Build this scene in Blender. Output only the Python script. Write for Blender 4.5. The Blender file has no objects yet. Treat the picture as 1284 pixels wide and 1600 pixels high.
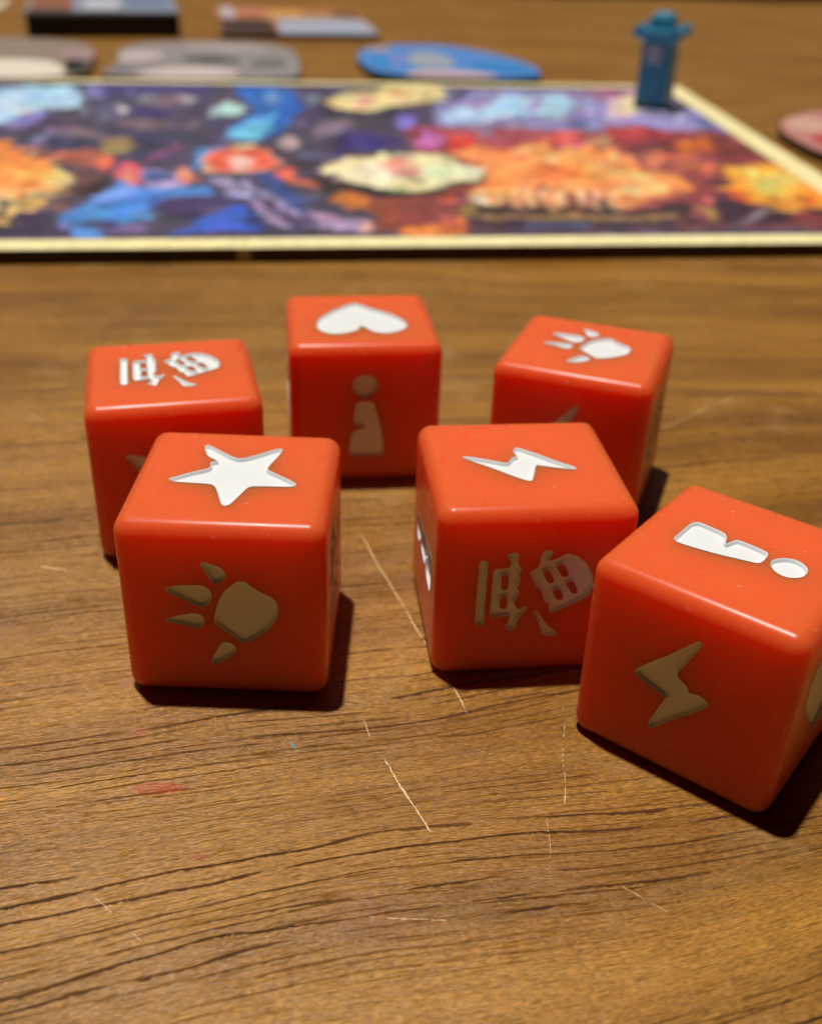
import bpy, bmesh, math, random
import numpy as np
from mathutils import Vector, Matrix
from mathutils import noise as mnoise

# ------------------------------------------------------------------ scene, camera, light
SC = bpy.context.scene
COL = SC.collection
MM = 0.001

def rad(a):
    return math.radians(a)

# camera: a phone held close above the table
cam_d = bpy.data.cameras.new('camera')
cam = bpy.data.objects.new('camera', cam_d)
COL.objects.link(cam)
SC.camera = cam
F_PX = 1700.43
PITCH, ROLL, CAM_H = 0.534800, 0.0350033, 58.1409
cp, sp = math.cos(PITCH), math.sin(PITCH)
fwd = Vector((0, cp, -sp))
r0 = Vector((1, 0, 0))
u0 = r0.cross(fwd)
right = r0 * math.cos(ROLL) + u0 * math.sin(ROLL)
up = u0 * math.cos(ROLL) - r0 * math.sin(ROLL)
m3 = Matrix((right, up, -fwd)).transposed()
cam.matrix_world = Matrix.Translation((0, 0, CAM_H * MM)) @ m3.to_4x4()
cam_d.sensor_fit = 'VERTICAL'
cam_d.sensor_height = 32.0
cam_d.sensor_width = 32.0
cam_d.lens = F_PX / 1600.0 * 32.0
cam_d.clip_start = 0.004
cam_d.clip_end = 20.0
cam_d.dof.use_dof = True
cam_d.dof.focus_distance = 0.0785
cam_d.dof.aperture_fstop = cam_d.lens * 0.001 / 0.00112
cam_d.dof.aperture_blades = 0

# dim warm room around the table
world = bpy.data.worlds.new('World')
SC.world = world
world.use_nodes = True
bg = world.node_tree.nodes['Background']
bg.inputs['Color'].default_value = (1.0, 0.80, 0.58, 1)
bg.inputs['Strength'].default_value = 0.004

# the ceiling lamp: high above, a little behind and left of the dice
lamp_d = bpy.data.lights.new('ceiling_lamp', 'POINT')
lamp_d.energy = 478.0
lamp_d.color = (1.0, 0.965, 0.90)
lamp_d.shadow_soft_size = 0.046
lamp = bpy.data.objects.new('ceiling_lamp', lamp_d)
lamp.location = (-0.305, 0.431, 3.2)
COL.objects.link(lamp)

# a second, weak and broad room light far back on the left (the pale sheen on the varnish)
fill_d = bpy.data.lights.new('room_light', 'AREA')
fill_d.shape = 'DISK'
fill_d.size = 0.50
fill_d.energy = 2.6
fill_d.color = (1.0, 0.79, 0.54)
fill = bpy.data.objects.new('room_light', fill_d)
fill.location = (-0.76, 1.08, 1.55)
fill.rotation_euler = (Vector((-0.02, 0.05, 0)) - Vector(fill.location)).to_track_quat('-Z', 'Y').to_euler()
COL.objects.link(fill)

# area lamp added in place of a lit far wall, to tint the tops
wall_d = bpy.data.lights.new('added_wall_glow', 'AREA')
wall_d.shape = 'RECTANGLE'
wall_d.size, wall_d.size_y = 3.6, 1.5
wall_d.energy = 5.4
wall_d.color = (1.0, 0.86, 0.72)
wall = bpy.data.objects.new('added_wall_glow', wall_d)
wall.location = (-0.2, 2.6, 1.55)
wall.rotation_euler = (rad(-90), 0, 0)
COL.objects.link(wall)

SC.view_settings.view_transform = 'Standard'
SC.view_settings.look = 'None'
SC.view_settings.exposure = 0.0
SC.view_settings.gamma = 1.0

random.seed(7)

# ------------------------------------------------------------------ helpers
def lin(c):
    out = []
    for v in c:
        v = v / 255.0
        out.append(v / 12.92 if v <= 0.04045 else ((v + 0.055) / 1.055) ** 2.4)
    return tuple(out)

def mesh_obj(name, verts, faces, mats, parent=None, midx=None, smooth=False, scale=MM):
    me = bpy.data.meshes.new(name)
    me.from_pydata([(v[0] * scale, v[1] * scale, v[2] * scale) for v in verts], [], faces)
    for m in (mats if isinstance(mats, (list, tuple)) else [mats]):
        me.materials.append(m)
    if midx is not None:
        me.polygons.foreach_set('material_index', midx)
    if smooth:
        me.polygons.foreach_set('use_smooth', [True] * len(me.polygons))
    me.update()
    o = bpy.data.objects.new(name, me)
    COL.objects.link(o)
    if parent is not None:
        o.parent = parent
    return o

def thing(name, label, cat, loc=(0, 0, 0), rotz=0.0, group=None):
    o = bpy.data.objects.new(name, None)
    o.empty_display_size = 0.01
    o.location = (loc[0] * MM, loc[1] * MM, loc[2] * MM)
    o.rotation_euler = (0, 0, rotz)
    COL.objects.link(o)
    tag(o, label, cat, group)
    return o

def tag(o, label, cat, group=None):
    o['label'] = label
    o['category'] = cat
    if group:
        o['group'] = group

class NT:
    """short hand for building a node tree"""
    def __init__(self, name):
        self.mat = bpy.data.materials.new(name)
        self.mat.use_nodes = True
        self.t = self.mat.node_tree
        self.b = self.t.nodes['Principled BSDF']
    def new(self, typ, **kw):
        n = self.t.nodes.new(typ)
        for k, v in kw.items():
            setattr(n, k, v)
        return n
    def put(self, sock, v):
        if hasattr(v, 'default_value') or hasattr(v, 'is_output'):
            self.t.links.new(v, sock)
        else:
            sock.default_value = v
    def math(self, op, a, b=0.0, c=0.0, clamp=False):
        n = self.new('ShaderNodeMath', operation=op, use_clamp=clamp)
        self.put(n.inputs[0], a); self.put(n.inputs[1], b); self.put(n.inputs[2], c)
        return n.outputs[0]
    def xyz(self, x, y, z=0.0):
        n = self.new('ShaderNodeCombineXYZ')
        self.put(n.inputs[0], x); self.put(n.inputs[1], y); self.put(n.inputs[2], z)
        return n.outputs[0]
    def noise(self, vec, scale=1.0, detail=2.0, rough=0.5, dist=0.0):
        n = self.new('ShaderNodeTexNoise')
        n.inputs['Scale'].default_value = scale
        n.inputs['Detail'].default_value = detail
        n.inputs['Roughness'].default_value = rough
        n.inputs['Distortion'].default_value = dist
        self.put(n.inputs['Vector'], vec)
        return n.outputs['Fac']
    def step(self, v, a, b, o0=0.0, o1=1.0):
        n = self.new('ShaderNodeMapRange', interpolation_type='SMOOTHSTEP')
        self.put(n.inputs[0], v)
        n.inputs[1].default_value = a; n.inputs[2].default_value = b
        n.inputs[3].default_value = o0; n.inputs[4].default_value = o1
        return n.outputs[0]
    def mix(self, f, a, b, typ='MIX'):
        n = self.new('ShaderNodeMix', data_type='RGBA', blend_type=typ)
        self.put(n.inputs[0], f)
        self.put(n.inputs[6], a if not isinstance(a, tuple) else a + (1,))
        self.put(n.inputs[7], b if not isinstance(b, tuple) else b + (1,))
        return n.outputs[2]
    def set(self, name, v):
        if isinstance(v, tuple) and len(v) == 3 and name in ('Base Color',):
            v = v + (1,)
        self.put(self.b.inputs[name], v)
    def bump(self, h, strength, dist):
        n = self.new('ShaderNodeBump')
        n.inputs['Strength'].default_value = strength
        n.inputs['Distance'].default_value = dist
        self.put(n.inputs['Height'], h)
        self.t.links.new(n.outputs[0], self.b.inputs['Normal'])
        self.t.links.new(n.outputs[0], self.b.inputs['Coat Normal'])

def simple(name, rgb, rough=0.5, spec=0.5, var=0.08, sc=400.0):
    n = NT(name)
    tc = n.new('ShaderNodeTexCoord')
    f = n.noise(tc.outputs['Object'], sc, 3)
    n.set('Base Color', n.mix(f, tuple(c * (1 - var) for c in rgb), tuple(min(1, c * (1 + var)) for c in rgb)))
    n.set('Roughness', rough)
    n.set('Specular IOR Level', spec)
    return n.mat

# ------------------------------------------------------------------ materials
def make_wood():
    n = NT('varnished_wood')
    M = n.math
    # 'grain' is laid on the table's mesh: x, y and the bent across-grain coordinate, in mm
    at = n.new('ShaderNodeAttribute', attribute_name='grain')
    sx = n.new('ShaderNodeSeparateXYZ')
    n.t.links.new(at.outputs['Vector'], sx.inputs[0])
    X, Y, w = sx.outputs[0], sx.outputs[1], sx.outputs[2]
    def g(ax, aw, detail=2.0, z=0.0, rough=0.5):
        return n.noise(n.xyz(M('MULTIPLY', X, ax), M('MULTIPLY', w, aw), z), 1.0, detail, rough)
    band = g(0.010, 0.16, 4, 1.0)
    band2 = g(0.015, 0.60, 4, 2.0, 0.6)
    patch = n.noise(n.xyz(M('MULTIPLY', X, 0.03), M('MULTIPLY', Y, 0.04), 5.0), 1.0, 4, 0.6)
    mott = n.noise(n.xyz(M('MULTIPLY', X, 0.55), M('MULTIPLY', w, 1.6), 6.0), 1.0, 5, 0.7)
    fib = g(1.7, 8.0, 2, 7.0, 0.6)
    fib2 = g(0.12, 6.5, 4, 8.0, 0.7)
    col = n.mix(n.step(band, 0.33, 0.66), WOOD_A, WOOD_B)
    col = n.mix(n.step(band2, 0.42, 0.68, 0.0, 0.50), col, WOOD_C)
    col = n.mix(n.step(patch, 0.38, 0.68, 0.0, 0.55), col, WOOD_D)
    v = M('MULTIPLY_ADD', n.step(mott, 0.3, 0.7), 0.30, 0.86)
    v = M('MULTIPLY', v, M('MULTIPLY_ADD', n.step(fib, 0.32, 0.68), 0.66, 0.66))
    v = M('MULTIPLY', v, M('MULTIPLY_ADD', n.step(fib2, 0.30, 0.70), 0.28, 0.86))
    vm = n.new('ShaderNodeVectorMath', operation='SCALE')
    n.t.links.new(col, vm.inputs[0]); n.t.links.new(v, vm.inputs['Scale'])
    col = vm.outputs[0]
    # pores: long thin dark grooves, each with its own thickness, coming and going along its length
    rag = n.noise(n.xyz(M('MULTIPLY', X, 1.3), M('MULTIPLY', w, 2.5), 17.0), 1.0, 3, 0.7)
    def rows(p, t0, t1, z, lo, hi, c0, c1, cw):
        wav = n.noise(n.xyz(M('MULTIPLY', X, 0.07), M('MULTIPLY', w, 0.30), z), 1.0, 2, 0.5)
        q = M('ADD', w, M('MULTIPLY_ADD', wav, 1.25 * p, M('MULTIPLY', rag, 0.22)))
        q = M('DIVIDE', q, p)
        i = M('FLOOR', q)
        wn = n.new('ShaderNodeTexWhiteNoise', noise_dimensions='1D')
        n.put(wn.inputs['W'], M('ADD', i, z))
        rs = n.new('ShaderNodeSeparateColor')
        n.t.links.new(wn.outputs['Color'], rs.inputs[0])
        d = M('ABSOLUTE', M('SUBTRACT', M('FRACT', q), M('MULTIPLY_ADD', rs.outputs[0], 0.5, 0.25)))
        d = M('MULTIPLY', d, p)
        al = n.noise(n.xyz(M('MULTIPLY', X, 0.085), M('MULTIPLY', i, 3.77), z + 2.0), 1.0, 3, 0.6)
        th = M('MULTIPLY', M('MULTIPLY_ADD', M('MULTIPLY', rs.outputs[1], rs.outputs[1]), t1 - t0, t0), M('MULTIPLY', n.step(al, lo, hi), M('MULTIPLY_ADD', rag, 2.0, -0.10)))
        line = M('DIVIDE', M('SUBTRACT', th, d), 0.05, clamp=True)
        clus = n.step(n.noise(n.xyz(M('MULTIPLY', X, 0.012), M('MULTIPLY', w, cw), z + 11.0), 1.0, 3), c0, c1)
        return M('MULTIPLY', line, clus)
    p1 = rows(1.6, 0.07, 0.19, 21.0, 0.42, 0.50, 0.45, 0.53, 0.11)
    p2 = rows(0.75, 0.05, 0.12, 133.0, 0.42, 0.52, 0.45, 0.55, 0.16)
    fleck = M('MULTIPLY', n.step(g(0.35, 9.0, 3, 58.0, 0.6), 0.58, 0.68), 0.40)
    pore = M('MAXIMUM', p1, M('MAXIMUM', M('MULTIPLY', p2, 0.85), fleck))
    hue = n.noise(n.xyz(M('MULTIPLY', X, 0.09), M('MULTIPLY', w, 0.7), 71.0), 1.0, 1)
    pcol = n.mix(n.step(hue, 0.35, 0.65), PORE_A, PORE_B)
    col = n.mix(M('MULTIPLY', pore, 0.90), col, pcol)
    # worn varnish: pale rubs
    rub = n.noise(n.xyz(M('MULTIPLY', X, 0.10), M('MULTIPLY', Y, 0.13), 81.0), 1.0, 6, 0.68, 0.6)
    rubm = n.step(rub, 0.53, 0.72, 0.0, 0.30)
    col = n.mix(rubm, col, RUB)
    # scratches and stains at their own places
    def local(x0, y0, ang):
        c, s_ = math.cos(ang), math.sin(ang)
        dx, dy = M('SUBTRACT', X, x0), M('SUBTRACT', Y, y0)
        a = M('ADD', M('MULTIPLY', dx, c), M('MULTIPLY', dy, s_))
        b = M('SUBTRACT', M('MULTIPLY', dy, c), M('MULTIPLY', dx, s_))
        return a, b
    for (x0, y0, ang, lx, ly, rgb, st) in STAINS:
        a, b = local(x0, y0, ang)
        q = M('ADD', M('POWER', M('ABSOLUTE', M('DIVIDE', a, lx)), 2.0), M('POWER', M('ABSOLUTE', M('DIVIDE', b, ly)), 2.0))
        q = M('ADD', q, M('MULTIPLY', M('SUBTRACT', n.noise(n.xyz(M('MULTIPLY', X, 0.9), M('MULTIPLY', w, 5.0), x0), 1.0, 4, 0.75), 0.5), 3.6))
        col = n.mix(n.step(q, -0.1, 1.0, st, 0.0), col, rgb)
    n.set('Base Color', col)
    n.set('Roughness', M('MULTIPLY_ADD', mott, 0.16, M('MULTIPLY_ADD', rubm, 0.35, 0.27)))
    n.set('Specular IOR Level', 0.30)
    n.set('Coat Weight', 0.22)
    n.set('Coat Roughness', 0.15)
    # relief
    pits = n.noise(n.xyz(M('MULTIPLY', X, 2.2), M('MULTIPLY', w, 4.6), 91.0), 1.0, 3, 0.7)
    h = M('MULTIPLY', pore, M('MULTIPLY_ADD', pits, 5.0, -4.2))
    h = M('ADD', h, M('MULTIPLY', fib2, 0.55))
    h = M('ADD', h, M('MULTIPLY', fib, 0.9))
    h = M('ADD', h, M('MULTIPLY', pits, 0.9))
    n.bump(h, 0.60, 0.00014)
    return n.mat

WOOD_A = (0.212, 0.085, 0.0098)
WOOD_B = (0.396, 0.177, 0.023)
WOOD_C = (0.245, 0.090, 0.0092)
WOOD_D = (0.396, 0.190, 0.032)
PORE_A = (0.030, 0.012, 0.006)
PORE_B = (0.075, 0.026, 0.014)
RUB = (0.46, 0.28, 0.11)
SCR = (0.78, 0.56, 0.30)
SCRATCHES = [
    (-5.2, 93.6, 5.3, 66.4, 0.16, 0.75, 0.36), (-1.5, 61.6, 2.3, 54.0, 0.17, 0.95, 0.34),
    (12.9, 68.5, 12.0, 57.0, 0.15, 0.42, 0.44), (10.6, 57.4, 10.2, 49.5, 0.12, 0.32, 0.46),
    (-2.3, 47.0, 3.9, 46.6, 0.13, 0.55, 0.40), (-35.3, 85.7, -31.7, 84.9, 0.2, 0.7, 0.3),
    (-9.0, 64.4, -9.3, 61.9, 0.13, 0.5, 0.42), (-3.3, 66.0, -2.4, 63.0, 0.14, 0.5, 0.45),
    (3.0, 92.6, 7.0, 95.0, 0.2, 0.5, 0.4), (-42.0, 55.0, -24.0, 60.4, 0.12, 0.3, 0.48),
    (5.0, 63.0, 10.4, 60.2, 0.10, 0.4, 0.46), (14.5, 50.5, 18.5, 47.6, 0.10, 0.4, 0.46),
    (30.0, 120.0, 42.0, 131.0, 0.25, 0.4, 0.45), (-20.0, 48.0, -15.5, 44.2, 0.12, 0.4, 0.46),
    (-70.0, 118.0, -58.0, 131.0, 0.25, 0.4, 0.44),
]
STAINS = [
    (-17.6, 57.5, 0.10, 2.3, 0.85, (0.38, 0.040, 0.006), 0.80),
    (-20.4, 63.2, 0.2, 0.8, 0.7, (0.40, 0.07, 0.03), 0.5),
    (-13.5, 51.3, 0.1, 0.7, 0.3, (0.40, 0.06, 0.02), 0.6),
    (-8.4, 62.5, -0.95, 0.75, 0.16, (0.08, 0.30, 0.27), 0.95),
    (54.0, 101.0, 0.0, 6.0, 5.0, (0.30, 0.085, 0.03), 0.35),
    (-2.4, 46.8, 0.0, 4.5, 3.0, (0.26, 0.10, 0.05), 0.30),
]

def make_plastic():
    n = NT('translucent_orange_plastic')
    tc = n.new('ShaderNodeTexCoord')
    f = n.noise(tc.outputs['Object'], 260.0, 4, 0.6)
    dust = n.step(n.noise(tc.outputs['Object'], 1500.0, 0), 0.80, 0.84, 0.0, 0.35)
    n.set('Base Color', n.mix(dust, n.mix(f, (0.83, 0.110, 0.026), (0.85, 0.117, 0.028)), (0.85, 0.45, 0.30)))
    n.b.subsurface_method = 'RANDOM_WALK'
    n.set('Subsurface Weight', 1.0)
    n.b.inputs['Subsurface Radius'].default_value = (1.0, 0.14, 0.07)
    n.set('Subsurface Scale', 0.0085)
    n.b.inputs['Subsurface Anisotropy'].default_value = 0.0
    n.set('IOR', 1.49)
    n.set('Specular IOR Level', 0.22)
    sm = n.noise(tc.outputs['Object'], 420.0, 3, 0.6)
    n.set('Roughness', n.math('MULTIPLY_ADD', sm, 0.14, 0.22))
    fine = n.noise(tc.outputs['Object'], 900.0, 3, 0.6)
    n.bump(fine, 0.03, 0.00002)
    return n.mat

def make_paint():
    n = NT('white_recess_paint')
    tc = n.new('ShaderNodeTexCoord')
    f = n.noise(tc.outputs['Object'], 900.0, 4, 0.6)
    n.set('Base Color', n.mix(f, (0.74, 0.75, 0.76), (0.82, 0.82, 0.82)))
    n.set('Roughness', 0.42)
    n.bump(f, 0.10, 0.00008)
    return n.mat

def make_print():
    n = NT('printed_cardboard')
    a = n.new('ShaderNodeAttribute', attribute_name='print')
    tc = n.new('ShaderNodeTexCoord')
    f = n.noise(tc.outputs['Object'], 300.0, 5, 0.65)
    v = n.math('MULTIPLY_ADD', f, 0.7, 0.65)
    vm = n.new('ShaderNodeVectorMath', operation='SCALE')
    n.t.links.new(a.outputs['Color'], vm.inputs[0]); n.t.links.new(v, vm.inputs['Scale'])
    n.set('Base Color', vm.outputs[0])
    n.set('Roughness', 0.42)
    n.set('Specular IOR Level', 0.35)
    return n.mat

WOOD = make_wood()
PLASTIC = make_plastic()
PAINT = make_paint()
PRINT = make_print()
CORE = simple('cardboard_core', (0.42, 0.33, 0.20), 0.8, 0.2)
LINEN = simple('board_underside_paper', (0.06, 0.05, 0.05), 0.8, 0.2)

# ------------------------------------------------------------------ the table
def grain_w(x, y):
    # the grain runs left to right and bends: steeper near the camera
    sl = min(0.30, max(0.03, 0.26 - 0.0018 * (y - 50.0)))
    w = y - sl * x
    w += 3.6 * mnoise.noise((x * 0.030, w * 0.045, 3.0)) + 0.45 * mnoise.noise((x * 0.060, w * 0.14, 8.0))
    return w

def make_table():
    # one slab, near edge behind the camera, far edge just at the top of the frame
    xs = [-700, -500, -350] + list(np.arange(-240, 271, 3.0)) + [350, 480, 620]
    ts = [-300, -200, -100, -40] + list(np.arange(0, 640, 3.0))
    yfar = lambda x: 640.0 + 0.128 * x
    rows = [lambda x, t=t: t for t in ts if t < 480]
    ys = [t for t in ts if t < 480]
    nfar = 60
    verts, faces, mi = [], [], []
    nx = len(xs)
    for t in ys:
        for x in xs:
            verts.append((x, t, 0.0))
    for k in range(1, nfar + 1):
        for x in xs:
            f = yfar(x)
            t = ys[-1] + (f - ys[-1]) * k / nfar
            verts.append((x, t, 0.0))
    ny = len(ys) + nfar
    for j in range(ny - 1):
        for i in range(nx - 1):
            a = j * nx + i
            faces.append((a, a + 1, a + nx + 1, a + nx))
    ring = list(range(nx)) + [j * nx + nx - 1 for j in range(1, ny)] + [(ny - 1) * nx + i for i in range(nx - 2, -1, -1)] + [j * nx for j in range(ny - 2, 0, -1)]
    nb = len(verts)
    for q in ring:
        verts.append((verts[q][0], verts[q][1], -28.0))
    k = len(ring)
    for i in range(k):
        j = (i + 1) % k
        faces.append((ring[j], ring[i], nb + i, nb + j))
    faces.append(tuple(nb + i for i in range(k))[::-1])
    o = mesh_obj('table_top', verts, faces, WOOD)
    at = o.data.attributes.new('grain', 'FLOAT_VECTOR', 'POINT')
    arr = np.array([(x, y, grain_w(x, y)) for x, y, z in verts], np.float32)
    at.data.foreach_set('vector', arr.ravel())
    o['kind'] = 'structure'
    o['label'] = 'scratched brown varnished wooden table top under everything'
    # scratches: thin torn lines in the varnish, a hair proud of the wood
    rnd = random.Random(3)
    for (x0, y0, x1, y1, wd, st, brk) in SCRATCHES:
        L = math.hypot(x1 - x0, y1 - y0)
        dx, dy = (x1 - x0) / L, (y1 - y0) / L
        n = int(L / 0.11)
        ph = rnd.uniform(0, 50)
        vs, fs = [], []
        prev = None
        for i in range(n + 1):
            t = L * i / n
            off = 0.30 * mnoise.noise((t * 0.25, ph, 0)) + 0.07 * mnoise.noise((t * 2.0, ph, 5.0))
            a = 0.74 + 0.65 * mnoise.noise((t * 0.40, ph, 9.0)) + 0.95 * mnoise.noise((t * 4.2, ph, 15.0))
            end = min(1.0, t / 0.8, (L - t) / 0.8)
            hw = wd * 0.46 * st * max(0.0, min(1.25, a)) * max(0.05, end)
            px, py = x0 + dx * t - dy * off, y0 + dy * t + dx * off
            if hw < 0.012:
                prev = None
                continue
            vs += [(px - dy * hw, py + dx * hw, 0.012), (px + dy * hw, py - dx * hw, 0.012)]
            cur = len(vs) - 2
            if prev is not None:
                fs.append((prev, prev + 1, cur + 1, cur))
            prev = cur
        if fs:
            mesh_obj('scratch', vs, fs, SCRATCH, o)
    return o
SCRATCH = simple('scratched_varnish', SCR, 0.5, 0.5, 0.25, 1500.0)
make_table()

# ------------------------------------------------------------------ dice
SYM = {'star':[[(-3.09,4.91),(-2.65,4.74),(-1.57,3.77),(-0.52,2.88),(0.06,2.68),(0.57,2.87),(1.71,3.74),(2.86,4.66),(3.22,4.75),(3.31,4.36),(3.04,3.26),(2.62,1.98),(2.46,1.21),(2.59,0.91),(3.42,0.27),(4.48,-0.56),(5.02,-1.09),(5.1,-1.4),(4.78,-1.6),(3.32,-1.66),(2.03,-1.67),(1.45,-1.85),(1.19,-2.39),(0.73,-3.8),(0.41,-4.66),(0.15,-4.89),(-0.11,-4.83),(-0.31,-4.38),(-0.68,-3.22),(-1.04,-2.12),(-1.37,-1.71),(-1.87,-1.57),(-3.17,-1.52),(-4.4,-1.44),(-4.92,-1.23),(-4.93,-0.99),(-4.55,-0.73),(-3.49,0.08),(-2.29,0.76),(-2.0,1.11),(-2.17,1.8),(-2.08,2.05),(-1.52,2.17),(-2.4,2.83),(-2.69,3.2),(-2.97,3.96),(-3.16,4.64)]],
'paw':[[(1.5,3.19),(1.92,3.16),(2.2,2.81),(2.75,2.38),(3.39,2.03),(3.83,1.82),(4.16,1.42),(4.28,0.72),(4.11,-0.14),(3.74,-0.83),(3.26,-1.38),(2.45,-2.04),(1.8,-2.51),(1.49,-2.6),(1.18,-2.44),(0.44,-1.75),(-0.23,-1.2),(-0.6,-0.83),(-0.68,-0.55),(-0.53,0.22),(-0.24,1.27),(0.19,2.12),(0.84,2.8),(1.19,3.09)],[(-1.45,4.8),(-1.3,4.83),(-0.71,4.7),(-0.05,4.44),(0.31,4.09),(0.42,3.74),(0.26,3.32),(-0.13,3.05),(-0.51,2.99),(-0.79,3.36),(-1.05,3.99),(-1.39,4.56)],[(-4.29,2.25),(-4.08,2.39),(-3.42,2.59),(-2.35,2.67),(-1.52,2.69),(-1.08,2.51),(-0.76,2.08),(-0.82,1.52),(-1.1,0.95),(-1.5,0.74),(-1.88,0.8),(-2.47,1.12),(-3.2,1.55),(-3.94,1.89)],[(-4.53,-0.61),(-4.13,-0.42),(-3.34,-0.19),(-2.55,0.02),(-1.93,0.03),(-1.6,-0.16),(-1.49,-0.58),(-1.62,-1.07),(-1.95,-1.28),(-2.33,-1.26),(-2.94,-1.03),(-3.78,-0.88),(-4.35,-0.81)],[(-1.14,-4.58),(-1.0,-4.17),(-0.69,-3.56),(-0.37,-2.96),(-0.08,-2.65),(0.31,-2.61),(0.69,-2.86),(0.88,-3.29),(0.69,-3.7),(0.23,-4.07),(-0.43,-4.55),(-1.0,-4.85)]],
'kanji':[[(-4.68,3.45),(-4.36,3.51),(-3.98,3.41),(-4.1,3.15),(-4.01,2.39),(-4.06,1.34),(-4.03,0.19),(-4.08,-1.18),(-3.99,-2.48),(-4.12,-2.84),(-4.65,-2.77),(-4.67,-1.55),(-4.69,0.41),(-4.63,2.04)],[(-2.51,3.97),(-2.27,4.12),(-1.65,4.19),(-1.61,3.61),(-1.6,3.0),(-1.23,2.6),(-1.48,2.28),(-1.35,1.71),(-1.35,1.23),(-1.56,0.77),(-1.26,0.4),(-1.46,0.07),(-1.47,-0.32),(-1.71,-0.46),(-1.44,-1.21),(-1.1,-1.33),(-0.8,-1.02),(-0.54,-1.04),(-0.83,-1.64),(-1.27,-2.32),(-1.4,-3.32),(-1.6,-3.43),(-1.95,-3.14),(-2.31,-3.02),(-1.91,-2.59),(-1.76,-1.79),(-2.62,-1.9),(-3.5,-2.01),(-3.49,-0.62),(-3.49,1.13),(-3.5,2.7),(-2.71,2.67),(-2.07,2.78),(-2.18,3.54)],[(0.21,3.11),(0.24,3.72),(0.41,4.26),(0.82,4.31),(1.12,4.23),(0.96,3.69),(0.73,3.21),(1.55,3.48),(2.07,3.82),(2.46,3.93),(2.77,3.67),(3.17,3.74),(3.51,3.21),(3.85,3.1),(4.26,2.33),(4.63,1.64),(4.59,1.25),(4.81,0.76),(4.49,0.33),(4.59,-0.11),(3.61,-0.66),(2.83,-1.07),(2.05,-1.53),(1.58,-1.8),(1.34,-1.44),(1.36,-0.85),(0.88,-0.58),(0.69,0.16),(0.57,0.56),(0.14,0.87),(-0.22,1.66),(-0.63,2.25),(0.17,2.69)],[(0.15,-1.59),(0.26,-1.41),(0.5,-1.8),(1.09,-2.73),(1.65,-3.37),(2.15,-3.75),(2.1,-4.09),(1.04,-4.0),(0.85,-3.33),(0.57,-2.51)]],
'kanji_holes':[[(-2.91,2.13),(-2.6,2.16),(-2.27,2.05),(-2.15,1.64),(-2.14,0.97),(-2.24,0.64),(-2.64,0.63),(-2.86,0.91),(-2.87,1.48)],[(-2.84,-0.02),(-2.36,0.11),(-2.15,0.0),(-2.1,-0.69),(-2.18,-1.23),(-2.58,-1.26),(-2.83,-1.05)],[(0.39,2.25),(0.83,2.55),(1.09,2.36),(1.57,1.43),(1.46,1.1),(0.97,1.12),(0.67,1.71)],[(1.45,2.8),(1.99,3.04),(2.21,2.93),(2.71,2.01),(2.58,1.68),(2.05,1.7),(1.71,2.24)],[(1.32,0.43),(1.91,0.69),(2.16,0.58),(2.51,-0.36),(2.36,-0.55),(1.87,-0.56),(1.63,-0.17)],[(2.36,1.11),(2.94,1.42),(3.16,1.22),(3.62,0.28),(3.46,0.04),(3.05,0.01),(2.74,0.56)]],
'heart':[[(-0.44,4.42),(-0.09,4.33),(0.89,3.19),(2.11,2.08),(3.32,0.92),(4.3,-0.47),(4.74,-1.92),(4.79,-2.63),(4.39,-3.43),(3.44,-4.31),(2.3,-4.71),(1.32,-4.44),(0.79,-3.85),(0.35,-3.02),(-0.03,-2.54),(-0.55,-2.59),(-0.25,-3.07),(-0.81,-3.78),(-1.86,-4.41),(-2.88,-4.71),(-3.78,-4.44),(-4.57,-3.61),(-4.87,-2.45),(-4.69,-0.81),(-3.92,0.84),(-2.51,2.64),(-0.99,4.18)]],
'bolt':[[(0.81,4.86),(1.0,4.94),(1.09,4.83),(1.04,4.47),(0.71,3.64),(0.22,2.53),(-0.21,1.71),(-0.23,1.35),(-0.03,1.14),(0.63,0.79),(0.76,0.67),(0.84,0.3),(1.14,0.33),(1.58,0.51),(2.09,0.37),(2.43,0.18),(2.42,-0.01),(1.99,-0.55),(1.23,-1.45),(0.38,-2.23),(-0.47,-3.18),(-1.13,-3.96),(-1.44,-4.19),(-1.61,-4.06),(-1.49,-3.52),(-1.12,-2.31),(-0.67,-1.07),(-0.7,-0.89),(-1.55,-0.64),(-2.43,-0.39),(-3.22,-0.09),(-3.35,0.07),(-3.13,0.47),(-2.51,1.21),(-1.8,1.93),(-1.05,2.69),(-0.55,3.28),(0.12,4.04)]],
'pawn':[[(-4.68,-1.67),(-4.66,-0.85),(-4.64,0.46),(-4.62,1.29),(-4.39,1.62),(-4.14,1.77),(-3.14,1.64),(-2.18,1.56),(-1.79,1.19),(-1.62,0.72),(-1.4,0.0),(-1.14,0.82),(-0.95,1.27),(-0.24,1.26),(0.86,1.17),(1.43,1.05),(1.6,0.8),(1.66,-0.15),(1.56,-0.63),(1.34,-0.82),(0.23,-1.08),(-1.02,-1.45),(-2.51,-1.72),(-3.79,-1.89),(-4.39,-1.89)],[(2.26,-0.32),(2.14,0.16),(2.29,0.64),(2.7,1.13),(3.27,1.42),(3.79,1.38),(4.34,1.06),(4.58,0.68),(4.69,0.11),(4.57,-0.46),(4.17,-0.94),(3.68,-1.17),(3.06,-1.09),(2.52,-0.69)]]}
S = 16.0
R_EDGE = 1.3

def chaikin(p, it=2):
    for _ in range(it):
        q = []
        for i in range(len(p)):
            a, b = p[i], p[(i + 1) % len(p)]
            q.append((a[0] * .75 + b[0] * .25, a[1] * .75 + b[1] * .25))
            q.append((a[0] * .25 + b[0] * .75, a[1] * .25 + b[1] * .75))
        p = q
    return p

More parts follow.
